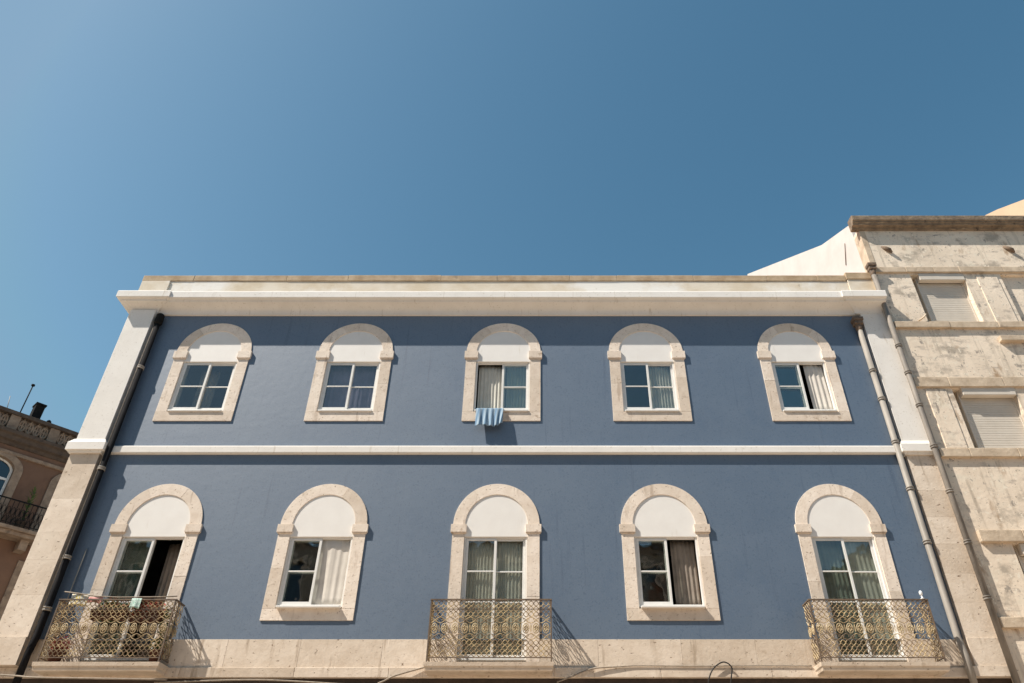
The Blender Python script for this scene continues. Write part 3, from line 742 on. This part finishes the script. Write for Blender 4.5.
# ---------------------------------------------------------------- brown building across the side street
A0 = Vector((-19, 9.2, 0)); ROT = math.atan2(.743, .669)
L = thing('apartment_building', 'brown shaded building with a pierced stone balustrade along its roof at the left edge', 'building', A0, ROT)
L['_local'] = 1
lw = [(.02, 1.26), (2.68, 3.92)]
lh = [arch(.60, .66, 11.0, 13.05, .40, 12), arch(3.30, .66, 11.0, 13.05, .40, 12), rect(-2.7, -1.4, 11.0, 13.3)]
lower = [rect(-.05, 1.25, 7.2, 10.0), rect(2.66, 3.96, 7.2, 10.0), rect(-2.7, -1.4, 7.2, 10.0)]
MB().plate([rect(-5, 6, 4.2, 13.9)] + [list(reversed(h)) for h in lh + lower], 0, .35).build('front_wall', M['brown'], L)
MB().box(-5, 6, .36, 8, 4.2, 13.9).box(-5, 6, .01, 8, .0, 4.195).build('side_wall', M['brown'], L)
for cx in (.60, 3.30):
    sr = MB().plate([arch(cx, .90, 11.05, 13.05, .60, 14), list(reversed(arch(cx, .64, 11.06, 13.05, .39, 14)))], -.07, .3)
    w = sr.build('window', M['brownstone'], L, bevel=.01)
    fr = MB().plate([arch(cx, .635, 11.07, 13.05, .385, 14), list(reversed(arch(cx, .56, 11.14, 13.05, .33, 14)))], .12, .18)
    fr.box(cx - .03, cx + .03, .125, .175, 11.1, 12.75).box(cx - .6, cx + .6, .122, .178, 12.72, 12.80)
    fr.build('frame', M['pvc'], w); MB().plate([arch(cx, .57, 11.12, 13.05, .34, 14)], .15, .156).build('pane', M['darkglass'], w)
MB().box(-5, 6, -.09, .02, 13.55, 13.68).build('string_course', M['brownstone'], L, bevel=.02)
MB().sweep([(-.05, 13.86), (.05, 13.88), (.10, 13.98), (.22, 14.02), (.25, 14.16), (.35, 14.2), (.36, 14.32), (-.05, 14.34)], [(-5, 0), (6, 0)]).build('cornice', M['darkcorn'], L, fix=True, bevel=.01)
# pierced balustrade
bb = MB()
x = -4.6
posts = []
while x < 6:
    bb.box(x - .16, x + .16, -.09, .16, 14.342, 14.95); posts.append(x); x += 1.30
bb.box(-5, 6, -.06, .12, 14.341, 14.44)
bb.build('balustrade', M['brownstone'], L, bevel=.012)
bl = [o for o in C.objects if o.name.startswith('balustrade')][-1]
for a in posts[:-1]:
    oc = MB().box(a + .161, a + 1.139, .06, .10, 14.441, 14.951)
    for k in range(4):
        cx = a + .29 + k * .24
        oc.tube([(cx + .10 * math.cos(2 * PI * i / 10), .02, 14.69 + .21 * math.sin(2 * PI * i / 10)) for i in range(10)], .045, 6, closed=True)
        oc.box(cx - .11, cx + .11, .0, .07, 14.66, 14.72).box(cx - .025, cx + .025, -.005, .065, 14.445, 14.95)
    oc.build('pierced_panel', M['brownstone'], bl)
MB().box(-5, 6, -.14, .20, 14.952, 15.09).build('coping', M['darkcorn'], bl, bevel=.015)
# balcony
by = MB().box(-1.0, 5.2, -.75, -.001, 10.93, 11.05); by.box(-.9, 5.1, -.65, -.002, 10.80, 10.929)
by.box(.9, 1.1, -.45, -.003, 10.45, 10.799); by.box(2.2, 2.45, -.45, -.003, 10.45, 10.799)
bal = by.build('balcony', M['brownstone'], L, bevel=.015)
rl = MB(); rl.box(-1.0, 5.2, -.72, -.69, 11.86, 11.90); rl.box(-1.0, 5.2, -.715, -.695, 11.12, 11.14)
x = -1.0
while x < 5.2:
    rl.tube([(x, -.705, 11.05), (x, -.705, 11.88)], .010, 5)
    rl.tube([(x + .07 + .055 * math.cos(2 * PI * i / 8), -.705, 11.5 + .14 * math.sin(2 * PI * i / 8)) for i in range(8)], .010, 4, closed=True)
    rl.tube([(x + .0 + .13 * i / 5, -.705, 11.15 + .20 * math.sin(PI * i / 5)) for i in range(6)], .010, 4); x += .14
rl.build('railing', M['black'], bal)
for (a, b) in ((-.05, 1.25), (2.66, 3.96)):
    w = MB().plate([rect(a - .2, b + .2, 7.1, 10.25), list(reversed(rect(a + .02, b - .02, 7.12, 10.0)))], -.06, .3).build('window', M['brownstone'], L, bevel=.01)
    MB().box(a, b, .14, .15, 7.11, 10.02).build('pane', M['darkglass'], w)
def toL(x, y, z):
    c, s_ = math.cos(ROT), math.sin(ROT); return (A0.x + x * c - y * s_, A0.y + x * s_ + y * c, z)
t = thing('potted_plant', 'dark spiky potted plant on the shaded balcony of the brown building', 'plant', toL(2.0, -.4, 11.055))
px_, py_, _ = toL(2.0, -.4, 0)
MB().lathe((px_, py_, 11.055), [(.13, 0), (.18, .26), (.20, .27), (.20, .31), (.16, .3)], 14).build('pot', M['darkcorn'], t)
lf = MB()
for k in range(60):
    an = jit(PI); rr = random.uniform(.05, .32); z0_ = 11.36 + random.uniform(0, 1.05); ln = random.uniform(.15, .3)
    d_ = Vector((math.cos(an), math.sin(an), random.uniform(.3, 1.3))).normalized(); p = Vector((px_, py_, z0_)); s_ = Vector((-math.sin(an), math.cos(an), 0)) * .022
    lf.add([p - s_, p + s_, p + d_ * ln * .6 + s_ * .8, p + d_ * ln, p + d_ * ln * .6 - s_ * .8], [(0, 1, 2, 3, 4)])
lf.tube([(px_, py_, 11.3), (px_ + .03, py_, 12.4)], [.025, .012], 6); lf.build('foliage', M['leaf'], t)
p = toL(.70, .3, 15.0); q = toL(.70, .32, 16.45)
t = thing('antenna', 'thin dark antenna pole with knobbed tip on the roof of the brown building', 'antenna', p)
MB().tube([p, q], .022, 6).build('pole', M['black'], t); MB().lathe(q, [(.01, -.05), (.06, -.03), (.06, .03), (.01, .05)], 8).build('tip', M['black'], t)
p = toL(.32, .3, 15.0); q = toL(.20, .32, 15.75)
tag(MB().tube([p, q], .012, 5).build('roof_rod', M['pipe_grey'], None, p), 'faint short rod left of the antenna on the brown building roof', 'rod')
p = toL(1.22, .55, 14.36)
t = thing('chimney', 'square black chimney block on the roof edge of the brown building', 'chimney', p)
c, s_ = math.cos(ROT), math.sin(ROT)
def lbox(x0, x1, y0, y1, z0, z1):
    return MB().add([toL(x, y, z) for z in (z0, z1) for x, y in ((x0, y0), (x1, y0), (x1, y1), (x0, y1))], [(0, 3, 2, 1), (4, 5, 6, 7), (0, 1, 5, 4), (1, 2, 6, 5), (2, 3, 7, 6), (3, 0, 4, 7)])
lbox(1.08, 1.38, .40, .80, 14.0, 15.86).build('stack', M['black'], t, bevel=.01); lbox(1.05, 1.41, .37, .83, 15.862, 15.93).build('cap', M['black'], t, bevel=.01)
p = toL(1.66, .3, 14.9)
t = thing('roof_vent', 'small rounded dark vent right of the black chimney block', 'vent', p)
MB().lathe(p, [(.03, 0), (.03, .32)], 8).build('pipe', M['black'], t); MB().lathe((p[0], p[1], p[2] + .30), [(.04, 0), (.08, .03), (.08, .12), (.03, .17)], 10).build('cap', M['black'], t)

# ---------------------------------------------------------------- houses across the street (seen only mirrored in the panes)
M['opp'] = mat('brown_opposite_render', (.30, .25, .20), (.25, .20, .16), 2, .9)
O = thing('apartment_building', 'brown row building across the street, mirrored in the window panes', 'building', (-6, -17, .12))
def opposite(O, x0, x1, outline, ohs, roofline):
    w = MB().plate([outline] + [list(reversed(h)) for h in ohs], -17.3, -17.0)
    w.box(x0 + .01, x1 - .01, -26, -17.9, .12, outline[2][1] - .02); w.build('wall', M['opp'], O)
    rf = MB()
    for (xa, za), (xb, zb_) in zip(roofline, roofline[1:]):
        rf.add([(xa, -16.8, za), (xb, -16.8, zb_), (xb, -26, zb_), (xa, -26, za), (xa, -16.8, za + .16), (xb, -16.8, zb_ + .16), (xb, -26, zb_ + .16), (xa, -26, za + .16)],
               [(0, 1, 2, 3), (7, 6, 5, 4), (0, 4, 5, 1), (1, 5, 6, 2), (2, 6, 7, 3), (3, 7, 4, 0)])
    rf.build('roof', M['darkcorn'], O)
    for h in ohs:
        MB().plate([rect(h[0][0] - .16, h[1][0] + .16, h[0][1] - .16, h[2][1] + .16), list(reversed(h))], -17.0, -16.95).build('window_surround', M['stone'], O)
        MB().box(h[0][0] - .02, h[1][0] + .02, -17.2, -17.19, h[0][1] - .02, h[2][1] + .02).build('window', M['darkglass'], O)
opposite(O, -20, 8, rect(-20, 8, .12, 13.0), [rect(x, x + 1.1, z, z + 1.9) for x in (-17, -14, -11, -8, -5, -2, 1, 4) for z in (4.6, 7.6, 10.4)], [(-20.1, 13.002), (7.99, 13.002)])
G2 = thing('gabled_house', 'gabled house across the street, mirrored in the right balcony door', 'building', (14, -17, .12))
opposite(G2, 8.02, 20, [(8.02, .12), (20, .12), (20, 9.6), (14.4, 13.4), (8.02, 9.6)], [rect(x, x + 1.1, z, z + 1.9) for x in (10, 13, 16) for z in (4.6, 7.2)], [(8.02, 9.61), (14.4, 13.41), (20.1, 9.55)])
